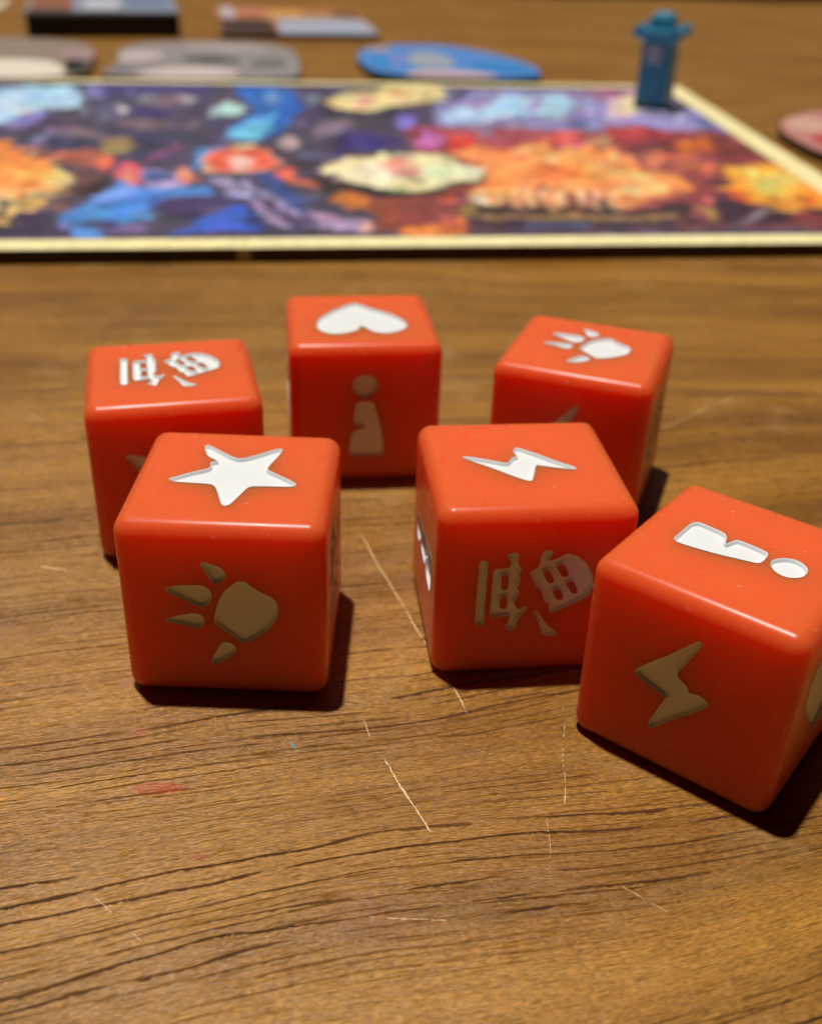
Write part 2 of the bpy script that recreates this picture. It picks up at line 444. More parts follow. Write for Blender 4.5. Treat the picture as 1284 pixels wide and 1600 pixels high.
def area(p):
    return sum(p[i][0] * p[(i + 1) % len(p)][1] - p[(i + 1) % len(p)][0] * p[i][1] for i in range(len(p))) / 2

def resample(p, d):
    out = []
    n = len(p)
    seg = [math.hypot(p[(i + 1) % n][0] - p[i][0], p[(i + 1) % n][1] - p[i][1]) for i in range(n)]
    L = sum(seg)
    k = max(12, int(L / d))
    i, acc = 0, 0.0
    for j in range(k):
        t = L * j / k
        while acc + seg[i] < t and i < n - 1:
            acc += seg[i]; i += 1
        u = (t - acc) / max(seg[i], 1e-9)
        a, b = p[i], p[(i + 1) % n]
        out.append((a[0] + (b[0] - a[0]) * u, a[1] + (b[1] - a[1]) * u))
    return out

def offset(p, d):
    # positive d grows an anticlockwise outline
    n = len(p)
    out = []
    for i in range(n):
        a, b, c = p[i - 1], p[i], p[(i + 1) % n]
        tx, ty = c[0] - a[0], c[1] - a[1]
        l = math.hypot(tx, ty) or 1.0
        out.append((b[0] + ty / l * d, b[1] - tx / l * d))
    return out

def rot2(p, deg):
    c, s = math.cos(rad(deg)), math.sin(rad(deg))
    return [(round(x * c - y * s, 4), round(x * s + y * c, 4)) for x, y in p]

SHAPES = {}
for key, polys in SYM.items():
    if key == 'kanji_holes':
        continue
    outs = []
    for p in polys:
        p = resample(chaikin(p, 1 if key == 'kanji' else 2), 0.16)
        if area(p) < 0:
            p.reverse()
        outs.append((p, []))
    SHAPES[key] = outs
for h in SYM['kanji_holes']:
    h = resample(chaikin(h, 1), 0.16)
    if area(h) < 0:
        h.reverse()
    h.reverse()                       # clockwise: grows inwards
    cxm = sum(q[0] for q in h) / len(h)
    SHAPES['kanji'][1 if cxm < -1 else 2][1].append(h)

PROF = [(0.30, 0.07), (0.0, 0.055), (-0.05, 0.0), (-0.08, -0.025), (-0.29, -0.10)]

def cutter(bm, key, deg, frame):
    """add the cutter of one symbol to bm; frame = (origin, u, v, n)"""
    o, u, v, nn = frame
    def P(q, z):
        return o + u * q[0] + v * q[1] + nn * z
    for outer, holes in SHAPES[key]:
        rings_all = []
        for loop in [outer] + holes:
            loop = rot2(loop, deg)
            rings = []
            for z, off in PROF:
                rings.append([bm.verts.new(P(q, z)) for q in offset(loop, off)])
            rings_all.append(rings)
            for a, b in zip(rings[:-1], rings[1:]):
                k = len(a)
                for i in range(k):
                    j = (i + 1) % k
                    bm.faces.new((a[i], b[i], b[j], a[j]))
        for idx in (0, -1):
            if not holes:
                bm.faces.new(rings_all[0][idx])
                continue
            edges = []
            for rings in rings_all:
                rg = rings[idx]
                for i in range(len(rg)):
                    e = bm.edges.get((rg[i], rg[(i + 1) % len(rg)]))
                    edges.append(e)
            bmesh.ops.triangle_fill(bm, edges=edges, use_beauty=True, normal=nn)

def frames():
    h = S / 2
    V = Vector
    ex, ey, ez = V((1, 0, 0)), V((0, 1, 0)), V((0, 0, 1))
    c = V((0, 0, h))
    return {'T': (c + ez * h, ex, ey, ez), 'F': (c - ey * h, ex, ez, -ey), 'R': (c + ex * h, ey, ez, ex),
            'L': (c - ex * h, -ey, ez, -ex), 'B': (c + ey * h, -ex, ez, ey)}

MARK = {'star': 'star_mark', 'paw': 'claw_mark', 'kanji': 'character_mark', 'heart': 'heart_mark', 'bolt': 'bolt_mark', 'pawn': 'exclamation_mark'}

def make_die(label, loc, rotz, layout):
    t = thing('die', label, 'die', (loc[0], loc[1], 0), rotz, 'orange dice on the table')
    # rounded cube
    bm = bmesh.new()
    bmesh.ops.create_cube(bm, size=S, matrix=Matrix.Translation((0, 0, S / 2)))
    bmesh.ops.bevel(bm, geom=list(bm.edges), offset=R_EDGE, segments=10, profile=0.5, affect='EDGES')
    me = bpy.data.meshes.new('body')
    bm.to_mesh(me); bm.free()
    me.materials.append(PLASTIC)
    body = bpy.data.objects.new('body', me)
    COL.objects.link(body)
    fr = frames()
    cm = bmesh.new()
    for f, (key, deg) in layout.items():
        cutter(cm, key, deg, fr[f])
    bmesh.ops.recalc_face_normals(cm, faces=cm.faces)
    cme = bpy.data.meshes.new('cut')
    cm.to_mesh(cme); cm.free()
    cut = bpy.data.objects.new('cut', cme)
    COL.objects.link(cut)
    md = body.modifiers.new('b', 'BOOLEAN')
    md.operation = 'DIFFERENCE'; md.solver = 'EXACT'; md.object = cut; md.use_self = True
    bpy.context.view_layer.update()
    dg = bpy.context.evaluated_depsgraph_get()
    new = bpy.data.meshes.new_from_object(body.evaluated_get(dg))
    body.modifiers.clear()
    bpy.data.objects.remove(cut); bpy.data.meshes.remove(cme)
    bpy.data.objects.remove(body); bpy.data.meshes.remove(me)
    # which faces line the recesses: those whose centre lies under a flat side, inside the edge rounding
    h = S / 2
    V = [v.co.copy() for v in new.vertices]
    cav = {f: [] for f in layout}
    flat = []
    for p in new.polygons:
        c = p.center - Vector((0, 0, h))
        n = p.normal
        ab = (abs(c.x), abs(c.y), abs(c.z))
        k = ab.index(max(ab))
        other = [ab[i] for i in range(3) if i != k]
        deep = h - ab[k]
        side = {(0, True): 'R', (0, False): 'L', (1, True): 'B', (1, False): 'F', (2, True): 'T', (2, False): 'D'}[(k, c[k] > 0)]
        if deep > 0.004 and max(other) < h - R_EDGE - 0.2:
            cav[side].append(p.index)
            flat.append(False)
        else:
            nn = sorted((abs(n.x), abs(n.y), abs(n.z)))
            flat.append(nn[2] > 0.99999)
    for p in new.polygons:
        p.use_smooth = not flat[p.index]
    marks = []
    for f, idx in cav.items():
        if not idx:
            continue
        o, u, v, nn = fr[f]
        mp, vs, fs = {}, [], []
        vn = {}
        for i in idx:
            p = new.polygons[i]
            for vi in p.vertices:
                vn.setdefault(vi, Vector((0, 0, 0)))
                vn[vi] += p.normal * 1.0
        for i in idx:
            p = new.polygons[i]
            row = []
            for vi in p.vertices:
                if vi not in mp:
                    mp[vi] = len(vs)
                    vs.append(V[vi] + vn[vi].normalized() * 0.015)
                row.append(mp[vi])
            fs.append(row)
        key = layout[f][0]
        mo = mesh_obj(MARK[key], vs, fs, PAINT, t, smooth=True)
        mo.data.set_sharp_from_angle(angle=rad(38))
        mo['label'] = 'white recessed ' + {'star': 'star', 'paw': 'four claw paw print', 'kanji': 'brush written character', 'heart': 'heart', 'bolt': 'lightning bolt', 'pawn': 'dotted exclamation shape'}[key]
        marks.append(mo)
    for v_ in new.vertices:
        v_.co *= MM
    new.name = 'body'
    new.update()
    bo = bpy.data.objects.new('body', new)
    COL.objects.link(bo)
    bo.parent = t
    return t

DICE = [(-14.213, 76.013, -0.0028), (9.138, 80.029, 0.126), (24.205, 67.156, -0.6442), (-23.48, 96.269, 0.2459), (-6.184, 112.122, 0.1392), (17.658, 105.89, -0.3302)]
LAY = [
    ('orange die with a white star on top and a shaded paw print facing front', {'T': ('star', 0), 'F': ('paw', 0), 'R': ('kanji', 90), 'L': ('heart', 0), 'B': ('pawn', 0)}),
    ('orange die with a lightning bolt on top and a written character facing front', {'T': ('bolt', 90), 'F': ('kanji', 0), 'L': ('pawn', 180), 'R': ('paw', 90), 'B': ('heart', 0)}),
    ('orange die turned to a corner with an exclamation shape on top, nearest right', {'T': ('pawn', 0), 'F': ('bolt', 0), 'R': ('heart', 180), 'L': ('kanji', 0), 'B': ('star', 0)}),
    ('orange die with a written character on top, half behind the star die', {'T': ('kanji', 0), 'F': ('star', 90), 'L': ('pawn', 0), 'R': ('paw', 0), 'B': ('bolt', 0)}),
    ('orange die with a white heart on top, farthest back of the dice', {'T': ('heart', 0), 'F': ('pawn', 90), 'L': ('star', 0), 'R': ('bolt', 0), 'B': ('paw', 0)}),
    ('orange die with a white paw print on top, behind the lightning die', {'T': ('paw', 0), 'F': ('bolt', 0), 'R': ('kanji', 0), 'L': ('heart', 0), 'B': ('star', 0)}),
]
for (x, y, a), (lab, lay) in zip(DICE, LAY):
    make_die(lab, (x, y), a, lay)

# ------------------------------------------------------------------ the printed board behind
ART = [((80,72,98),[(2075,1691),(1022,1760),(1056,76),(1669,92)]),
((120,70,75),[(984,361),(505,357),(-10,352),(113,77),(996,97)]),
((150,70,75),[(912,989),(346,1024),(-54,971),(113,77),(848,360),(892,697)]),
((150,140,190),[(732,1514),(161,1543),(19,1165),(77,989),(361,961),(814,991),(792,1232)]),
((78,70,125),[(1719,1601),(1423,1647),(1400,1386),(1677,1349)]),
((178,215,250),[(2047,1403),(1914,1537),(1856,1513),(1808,1543),(1728,1347),(1733,1211),(1804,1165),(1821,1062),(1842,1003),(1924,945)]),
((140,125,190),[(1857,1003),(1839,1143),(1796,1144),(1786,1023),(1822,947)]),
((135,125,185),[(1763,1545),(1709,1548),(1686,1348),(1715,1301)]),
((105,100,135),[(1728,1210),(1636,1258),(1587,1173),(1607,1068),(1685,1066)]),
((168,158,172),[(1590,1194),(1587,1157),(1589,1130),(1596,1119),(1608,1128),(1618,1155),(1626,1192),(1630,1230),(1627,1259),(1620,1270),(1609,1260),(1597,1231)]),
((150,148,160),[(1698,1168),(1695,1142),(1696,1123),(1701,1116),(1708,1123),(1716,1141),(1722,1168),(1725,1194),(1724,1214),(1719,1222),(1712,1215),(1705,1195)]),
((115,98,118),[(1577,1377),(1466,1407),(1449,1243),(1550,1240)]),
((158,146,160),[(1554,1331),(1551,1296),(1554,1270),(1561,1261),(1571,1270),(1581,1294),(1588,1329),(1590,1365),(1588,1392),(1580,1402),(1571,1392),(1561,1366)]),
((168,155,172),[(1439,1336),(1439,1301),(1443,1275),(1452,1266),(1462,1274),(1472,1299),(1478,1334),(1480,1370),(1475,1397),(1466,1407),(1455,1398),(1445,1371)]),
((62,55,120),[(1586,1194),(1470,1198),(1491,1092),(1563,1090)]),
((128,102,122),[(1600,1029),(1528,1071),(1439,994),(1410,1094),(1404,957),(1510,936),(1584,971)]),
((66,64,90),[(1575,916),(1397,958),(1385,831),(1487,637),(1527,608),(1522,762)]),
((132,108,120),[(1747,950),(1672,951),(1593,862),(1588,811),(1645,845),(1729,896)]),
((142,127,172),[(1765,843),(1743,878),(1725,776),(1739,760)]),
((66,60,100),[(1732,826),(1648,844),(1648,761),(1725,712)]),
((155,134,88),[(1519,770),(1519,736),(1528,711),(1544,703),(1563,711),(1579,736),(1590,770),(1591,805),(1582,831),(1566,840),(1545,831),(1529,805)]),
((165,92,75),[(1746,650),(1684,682),(1606,745),(1555,698),(1537,607),(1576,579),(1669,607)]),
((105,70,70),[(1607,578),(1523,536),(1538,469),(1567,368),(1579,321),(1604,321),(1586,417)]),
((235,112,80),[(1538,622),(1535,589),(1538,566),(1545,557),(1554,566),(1564,589),(1572,622),(1575,656),(1573,681),(1566,690),(1556,681),(1546,656)]),
((58,47,52),[(1573,320),(1538,509),(1520,495),(1531,320),(1562,274)]),
((120,90,90),[(1613,321),(1576,275),(1554,220),(1578,210)]),
((58,47,72),[(1682,140),(1688,277),(1601,210),(1571,138),(1519,79),(1667,83)]),
((252,140,72),[(1892,823),(1800,825),(1749,681),(1665,637),(1629,495),(1636,393),(1699,322),(1759,323)]),
((255,168,90),[(1695,469),(1691,430),(1694,404),(1704,393),(1719,403),(1736,431),(1749,469),(1755,509),(1753,539),(1741,550),(1725,539),(1709,509)]),
((250,130,65),[(1711,457),(1710,442),(1712,432),(1716,428),(1722,432),(1729,442),(1734,457),(1735,471),(1734,481),(1729,485),(1722,481),(1716,470)]),
((228,208,140),[(1659,469),(1643,564),(1591,495),(1596,405),(1622,309),(1630,393)]),
((238,194,110),[(1670,276),(1645,345),(1618,286),(1617,221),(1655,233),(1641,149),(1676,160),(1667,211)]),
((78,140,222),[(1576,199),(1552,253),(1524,343),(1506,468),(1439,404),(1344,404),(1315,391),(1312,341),(1398,318),(1408,175),(1493,166),(1563,138)]),
((120,165,250),[(1521,368),(1484,455),(1447,367),(1485,297),(1531,252)]),
((92,170,242),[(1438,240),(1406,239),(1405,186),(1439,186)]),
((130,80,122),[(1472,652),(1441,796),(1413,780),(1450,638),(1470,608)]),
((228,98,108),[(1465,523),(1463,480),(1468,451),(1479,440),(1494,450),(1507,480),(1518,522),(1521,566),(1516,598),(1504,610),(1489,598),(1474,566)]),
((238,150,130),[(1477,495),(1475,471),(1476,454),(1482,448),(1489,454),(1496,471),(1501,496),(1503,520),(1501,538),(1497,544),(1489,538),(1482,520)]),
((152,142,188),[(1470,536),(1388,523),(1376,403),(1455,404)]),
((50,86,140),[(1463,508),(1400,508),(1394,455),(1452,455)]),
((240,132,110),[(1358,502),(1358,471),(1362,450),(1368,441),(1378,450),(1386,471),(1391,502),(1392,533),(1388,556),(1382,565),(1372,556),(1363,533)]),
((72,58,98),[(1396,307),(1310,318),(1301,216),(1351,174),(1381,185)]),
((78,68,110),[(1491,156),(1442,166),(1403,134),(1426,95),(1481,97)]),
((122,106,162),[(1408,125),(1408,110),(1415,99),(1426,95),(1437,100),(1448,110),(1452,125),(1452,140),(1445,151),(1435,155),(1423,151),(1413,140)]),
((90,150,222),[(1536,127),(1489,126),(1482,68),(1528,70)]),
((68,108,216),[(1358,79),(1299,183),(1289,78)]),
((80,76,98),[(1230,980),(1118,1022),(1110,801),(1146,639),(1211,783)]),
((46,106,192),[(1358,1567),(1207,1549),(1146,1232),(1176,1020),(1232,834),(1320,850),(1317,978),(1274,1140)]),
((112,200,252),[(1321,922),(1268,1079),(1213,1164),(1223,1000),(1239,834),(1320,850)]),
((188,218,218),[(1386,1179),(1349,1316),(1302,1249),(1307,1118),(1360,1117)]),
((112,152,206),[(1215,1369),(1217,1321),(1224,1287),(1234,1275),(1245,1286),(1255,1320),(1260,1368),(1260,1417),(1252,1454),(1242,1468),(1230,1456),(1220,1419)]),
((118,124,148),[(1107,1339),(1109,1291),(1115,1257),(1124,1245),(1133,1256),(1140,1290),(1142,1337),(1141,1386),(1135,1422),(1125,1436),(1116,1423),(1110,1387)]),
((56,50,70),[(1098,1476),(1080,1304),(1055,1202),(969,1150),(861,1266),(907,1109),(1035,1116),(1102,1189)]),
((235,210,150),[(1085,1303),(1046,1427),(944,1458),(913,1593),(814,1599),(738,1521),(753,1366),(838,1290),(908,1264),(969,1172),(1055,1225)]),
((236,165,140),[(963,1321),(969,1279),(982,1249),(997,1237),(1012,1248),(1023,1277),(1026,1318),(1021,1360),(1008,1392),(992,1404),(976,1393),(965,1363)]),
((232,180,130),[(869,1436),(875,1398),(887,1369),(902,1359),(915,1368),(924,1396),(926,1433),(920,1471),(909,1501),(893,1513),(879,1503),(870,1474)]),
((132,117,137),[(1106,1042),(1036,1085),(1012,1025),(1059,909),(1118,836)]),
((56,46,116),[(1066,890),(999,910),(909,821),(986,736),(1073,718)]),
((130,125,208),[(869,1049),(875,1003),(887,971),(901,960),(912,970),(919,1002),(920,1048),(914,1094),(903,1129),(888,1143),(876,1130),(869,1095)]),
((190,162,166),[(1157,792),(1160,754),(1167,727),(1178,717),(1189,727),(1198,754),(1202,791),(1200,830),(1192,859),(1181,870),(1170,860),(1161,830)]),
((92,150,222),[(1383,764),(1303,782),(1348,700),(1360,523)]),
((72,62,78),[(1214,766),(1130,609),(1116,523),(1179,579)]),
((240,200,160),[(1357,609),(1340,732),(1289,768),(1224,733),(1196,608),(1222,534),(1303,526),(1341,536)]),
((243,104,80),[(1353,608),(1336,716),(1287,749),(1226,717),(1201,609),(1226,551),(1305,544),(1338,551)]),
((252,196,184),[(1254,624),(1256,590),(1265,566),(1278,557),(1293,566),(1305,590),(1311,623),(1310,657),(1300,683),(1287,693),(1272,683),(1260,658)]),
((60,78,140),[(1243,536),(1197,522),(1133,303),(1114,159),(1143,180)]),
((238,110,80),[(1153,508),(1155,477),(1160,456),(1169,448),(1177,455),(1184,477),(1188,509),(1186,540),(1181,563),(1172,572),(1163,564),(1157,540)]),
((208,112,80),[(1162,454),(1136,467),(1108,401),(1141,389)]),
((72,58,95),[(1341,330),(1278,329),(1266,271),(1329,205)]),
((62,102,210),[(1327,184),(1252,259),(1202,140),(1213,86),(1317,88)]),
((50,70,140),[(1248,248),(1195,129),(1205,100),(1233,121)]),
((78,66,112),[(1232,341),(1191,247),(1114,118),(1143,99)]),
((168,148,192),[(1330,495),(1290,481),(1223,281),(1154,118),(1171,109),(1226,225),(1289,390)]),
((168,152,202),[(1275,468),(1242,454),(1177,292),(1132,202),(1143,180),(1195,281),(1245,390)]),
((168,142,182),[(1127,268),(1096,212),(1009,157),(1012,95),(1107,98)]),
((232,170,160),[(1009,131),(1012,115),(1017,105),(1023,101),(1030,105),(1034,116),(1036,132),(1033,146),(1028,158),(1022,163),(1015,158),(1010,146)]),
((54,42,46),[(1136,494),(1082,440),(1001,388),(926,338),(930,289),(1050,364),(1096,339)]),
((218,125,62),[(1093,304),(1050,364),(999,338),(1003,244),(1053,245)]),
((152,74,58),[(1000,302),(928,313),(943,94),(997,115),(1007,211)]),
((128,92,116),[(361,1619),(202,1627),(236,1484),(332,1479)]),
((88,78,120),[(754,1432),(667,1545),(694,1409),(755,1281)]),
((176,212,252),[(789,1118),(729,1257),(667,1236),(577,1467),(505,1417),(419,1475),(385,1320),(457,1107),(541,1149),(661,1079),(782,1013)]),
((160,150,208),[(524,1364),(475,1445),(496,1243),(541,1171)]),
((126,116,204),[(865,1052),(872,1011),(884,980),(897,969),(909,980),(916,1009),(918,1050),(911,1093),(900,1125),(886,1137),(873,1126),(865,1094)]),
((194,112,188),[(894,765),(852,951),(808,875),(829,748)]),
((184,84,96),[(844,991),(727,974),(613,976),(538,919),(582,786),(730,749),(802,820)]),
((150,120,150),[(709,974),(671,995),(688,877),(721,877)]),
((220,68,58),[(802,856),(738,876),(730,749),(799,698)]),
((232,94,88),[(553,880),(477,959),(455,882),(524,770),(558,805)]),
((208,96,128),[(541,788),(454,843),(486,735),(547,734)]),
((100,104,160),[(470,1085),(397,1108),(411,1001),(483,979)]),
((215,155,120),[(455,862),(395,901),(417,771),(470,770)]),
((182,68,72),[(383,1015),(219,977),(250,837),(385,816)]),
((126,58,58),[(393,817),(236,857),(291,692),(386,726)]),
((218,112,52),[(237,838),(141,878),(90,821),(124,747),(261,727)]),
((126,56,58),[(126,898),(67,860),(59,643),(198,659)]),
((188,97,74),[(382,691),(214,728),(271,545),(326,545)]),
((140,70,62),[(952,348),(871,335),(827,309),(841,125),(966,97)]),
((195,86,58),[(829,303),(835,278),(845,261),(857,255),(868,261),(875,279),(876,303),(870,329),(860,346),(847,354),(835,347),(829,328)]),
((228,128,66),[(956,76),(947,122),(877,136),(834,179),(835,125),(847,73)]),
((252,150,88),[(810,698),(727,767),(665,750),(597,823),(583,717),(423,701),(395,701),(390,556),(334,511),(332,355),(432,304),(516,244),(543,357),(603,371),(643,426),(689,283),(721,247),(739,308),(763,259),(800,284),(799,373),(747,440),(728,555)]),
((254,166,104),[(681,699),(624,750),(612,556),(698,440)]),
((252,184,112),[(505,357),(504,496),(458,556),(391,496),(375,369),(443,330)]),
((255,136,74),[(554,618),(477,651),(450,587),(522,496)]),
((132,66,60),[(650,426),(603,371),(596,306),(662,246),(682,283)]),
((70,50,52),[(816,284),(729,235),(594,245),(535,281),(517,232),(380,278),(370,241),(419,149),(823,146)]),
((240,184,134),[(708,295),(715,263),(723,240),(731,232),(735,241),(736,263),(732,295),(726,328),(718,352),(710,361),(705,352),(705,328)]),
((240,180,130),[(672,307),(679,276),(687,254),(695,246),(699,254),(700,276),(697,308),(690,339),(682,363),(674,372),(668,363),(669,339)]),
((240,156,112),[(622,300),(634,268),(644,250),(652,250),(655,268),(652,300),(643,338),(631,373),(619,393),(611,393),(609,373),(613,339)]),
((244,176,122),[(769,333),(776,302),(785,279),(794,272),(801,280),(805,302),(803,334),(797,366),(788,390),(778,399),(770,390),(767,366)]),
((240,160,110),[(743,307),(748,283),(756,265),(763,259),(768,266),(769,283),(768,308),(763,333),(755,352),(748,359),(743,352),(742,333)]),
((150,114,78),[(819,199),(541,206),(422,204),(435,158),(821,159)]),
((165,140,72),[(831,248),(811,266),(812,179),(835,174)]),
((178,152,76),[(365,242),(324,229),(364,159)]),
((64,48,66),[(829,146),(434,154),(451,93),(835,99)]),
((86,96,132),[(732,138),(604,153),(613,109),(731,107)]),
((228,127,90),[(320,641),(335,600),(350,571),(363,561),(370,571),(369,600),(362,641),(347,683),(331,715),(317,727),(310,715),(311,683)]),
((234,112,84),[(221,577),(234,546),(249,523),(261,514),(268,522),(268,546),(261,577),(248,609),(234,633),(220,642),(213,633),(213,609)]),
((92,52,58),[(298,455),(220,484),(237,412),(302,398)]),
((70,42,58),[(304,344),(220,252),(7,212),(56,106),(354,124)]),
((124,54,58),[(196,203),(84,201),(114,131),(216,132)]),
((252,164,56),[(209,577),(85,618),(51,578),(23,341),(68,238),(183,239),(234,291),(267,344),(223,455)]),
((255,208,100),[(172,546),(68,553),(114,397),(190,398)]),
((255,224,112),[(58,439),(76,403),(94,378),(109,369),(117,378),(115,404),(105,440),(87,476),(68,504),(52,514),(44,504),(46,476)]),
((255,226,150),[(162,484),(173,459),(185,441),(195,435),(201,441),(199,459),(193,485),(182,510),(170,529),(159,536),(153,529),(155,510)]),
((238,98,42),[(257,398),(202,383),(234,291),(277,317)]),
((244,112,42),[(122,355),(81,355),(129,263),(157,277)]),
((160,150,204),[(299,1172),(196,1108),(114,1179),(78,959),(216,957),(290,1018)]),
((108,114,172),[(107,1203),(70,1134),(67,939),(125,959)]),
((228,200,196),[(291,1370),(169,1511),(256,1151),(353,1081)]),
((232,214,170),[(218,1481),(182,1483),(275,1150),(294,1173)]),
((155,100,142),[(265,1622),(144,1629),(182,1483),(328,1342)]),
((146,130,136),[(348,102),(225,240),(223,215),(329,90)]),
((236,205,130),[(1728,647),(1706,769),(1713,589),(1684,662),(1683,589),(1638,644),(1669,552),(1628,569),(1656,518),(1597,514),(1647,484),(1605,457),(1646,451),(1591,402),(1638,417),(1568,332),(1636,383),(1595,305),(1656,372),(1619,286),(1676,369),(1644,276),(1681,343),(1658,244),(1699,339),(1674,202),(1715,334)]),
((252,146,76),[(1775,637),(1783,756),(1755,636),(1747,740),(1731,631),(1716,671),(1716,588),(1672,668),(1695,569),(1660,591),(1665,547),(1632,542),(1656,508),(1619,485),(1655,471),(1625,437),(1654,438),(1600,371),(1659,411),(1614,332),(1665,384),(1649,331),(1675,363),(1654,284),(1698,368),(1689,305),(1710,344)]),
((255,172,92),[(1695,469),(1691,430),(1694,404),(1704,393),(1719,403),(1736,431),(1749,469),(1755,509),(1753,539),(1741,550),(1725,539),(1709,509)]),
((250,130,65),[(1711,457),(1710,442),(1712,432),(1716,428),(1722,432),(1729,442),(1734,457),(1735,471),(1734,481),(1729,485),(1722,481),(1716,470)]),
((252,150,86),[(455,578),(413,562),(454,540),(430,502),(488,510),(448,436),(482,453),(479,362),(524,430),(545,368),(566,423),(593,347),(601,436),(636,360),(633,437),(710,310),(682,422),(749,355),(709,450),(740,437),(703,497),(785,476),(731,529),(804,546),(734,574),(732,609),(703,615),(742,699),(673,650),(672,725),(638,678),(621,757),(601,727),(564,872),(556,711),(511,807),(505,729),(445,819),(467,708),(379,800),(457,659),(386,702),(437,625),(377,635),(459,578)]),
((255,168,100),[(481,540),(416,509),(488,504),(438,446),(512,474),(484,398),(551,473),(545,389),(572,427),(594,363),(607,424),(632,398),(632,445),(674,404),(657,457),(720,416),(657,492),(721,470),(674,511),(774,508),(692,540),(718,565),(682,577),(696,612),(657,606),(663,653),(618,610),(637,738),(595,632),(576,708),(559,673),(510,763),(538,635),(450,747),(507,630),(426,686),(502,596),(387,642),(475,576),(384,575),(471,540)]),
((255,134,72),[(549,526),(502,494),(563,500),(547,456),(583,488),(579,409),(599,470),(623,393),(618,471),(665,406),(631,484),(694,440),(647,498),(691,499),(644,525),(691,556),(631,548),(660,608),(621,579),(617,633),(597,592),(571,668),(574,593),(538,636),(567,565),(496,617),(547,554),(503,553),(561,525)]),
((250,206,150),[(789,372),(769,386),(794,236),(798,242)]),
((250,206,150),[(755,373),(736,386),(762,236),(766,242)]),
((250,206,150),[(722,372),(703,385),(729,235),(734,241)]),
((250,206,150),[(689,372),(669,385),(697,235),(701,240)]),
((250,206,150),[(656,371),(636,385),(665,234),(668,240)]),
((250,206,150),[(622,371),(602,385),(633,233),(636,240)]),
((250,206,150),[(589,371),(569,384),(599,233),(603,239)]),
((250,206,150),[(556,371),(534,384),(567,232),(570,239)]),
((250,206,150),[(521,370),(501,383),(534,232),(537,238)]),
((255,180,66),[(69,425),(48,392),(86,380),(94,339),(122,348),(144,286),(157,348),(202,264),(183,349),(244,284),(203,362),(252,339),(222,384),(293,384),(205,426),(238,460),(197,472),(212,559),(160,509),(137,583),(116,548),(85,574),(77,542),(31,576),(73,494),(18,520),(60,466),(-18,468),(74,425)]),
((255,216,110),[(98,440),(62,403),(115,413),(115,354),(137,396),(161,346),(168,372),(194,355),(181,394),(219,384),(181,425),(212,440),(165,454),(185,508),(145,477),(131,531),(123,488),(87,542),(98,492),(37,539),(90,470),(62,466),(97,440)]),
((46,38,34),[(1112,524),(1095,600),(1036,640),(980,676),(930,708),(836,709),(804,627),(759,541),(735,511),(769,437),(851,402),(889,340),(932,325),(953,328),(970,342),(1007,378),(1066,430)]),
((240,232,186),[(1103,540),(1087,608),(1031,644),(977,676),(930,705),(841,706),(809,632),(765,556),(741,528),(774,460),(851,429),(888,373),(930,358),(950,361),(966,374),(1003,407),(1060,455)]),
((236,165,145),[(983,616),(932,664),(897,672),(880,601),(896,497),(942,497),(962,519)]),
((225,120,110),[(957,616),(918,640),(910,600),(945,577)]),
((190,130,115),[(945,511),(902,511),(905,475),(947,475)]),
((250,225,180),[(901,616),(882,633),(881,577),(901,570)])]

FR = (92.3, 196.2)
UU = (-0.990, -0.143)
VV = (-0.089, 0.996)
BW, BD, BT = 246.0, 162.5, 2.5

def board_pt(u, v, z):
    return (FR[0] + UU[0] * u + VV[0] * v, FR[1] + UU[1] * u + VV[1] * v, z)

def inside(pu, pv, poly):
    res = np.zeros(pu.shape, bool)
    n = len(poly)
    for i in range(n):
        x0, y0 = poly[i]; x1, y1 = poly[(i + 1) % n]
        if y0 == y1:
            continue
        c = ((y0 > pv) != (y1 > pv)) & (pu < (x1 - x0) * (pv - y0) / (y1 - y0) + x0)
        res ^= c
    return res

def vnoise(u, v, size, seed):
    # smooth value noise in -1..1, constant in the board's own millimetres
    rs = np.random.RandomState(seed)
    T = rs.uniform(-1, 1, (64, 64))
    x, y = u / size + 13.7, v / size + 5.3
    i, j = np.floor(x).astype(int), np.floor(y).astype(int)
    fx, fy = x - i, y - j
    fx, fy = fx * fx * (3 - 2 * fx), fy * fy * (3 - 2 * fy)
    g = lambda a, b: T[a % 64, b % 64]
    return (g(i, j) * (1 - fx) + g(i + 1, j) * fx) * (1 - fy) + (g(i, j + 1) * (1 - fx) + g(i + 1, j + 1) * fx) * fy

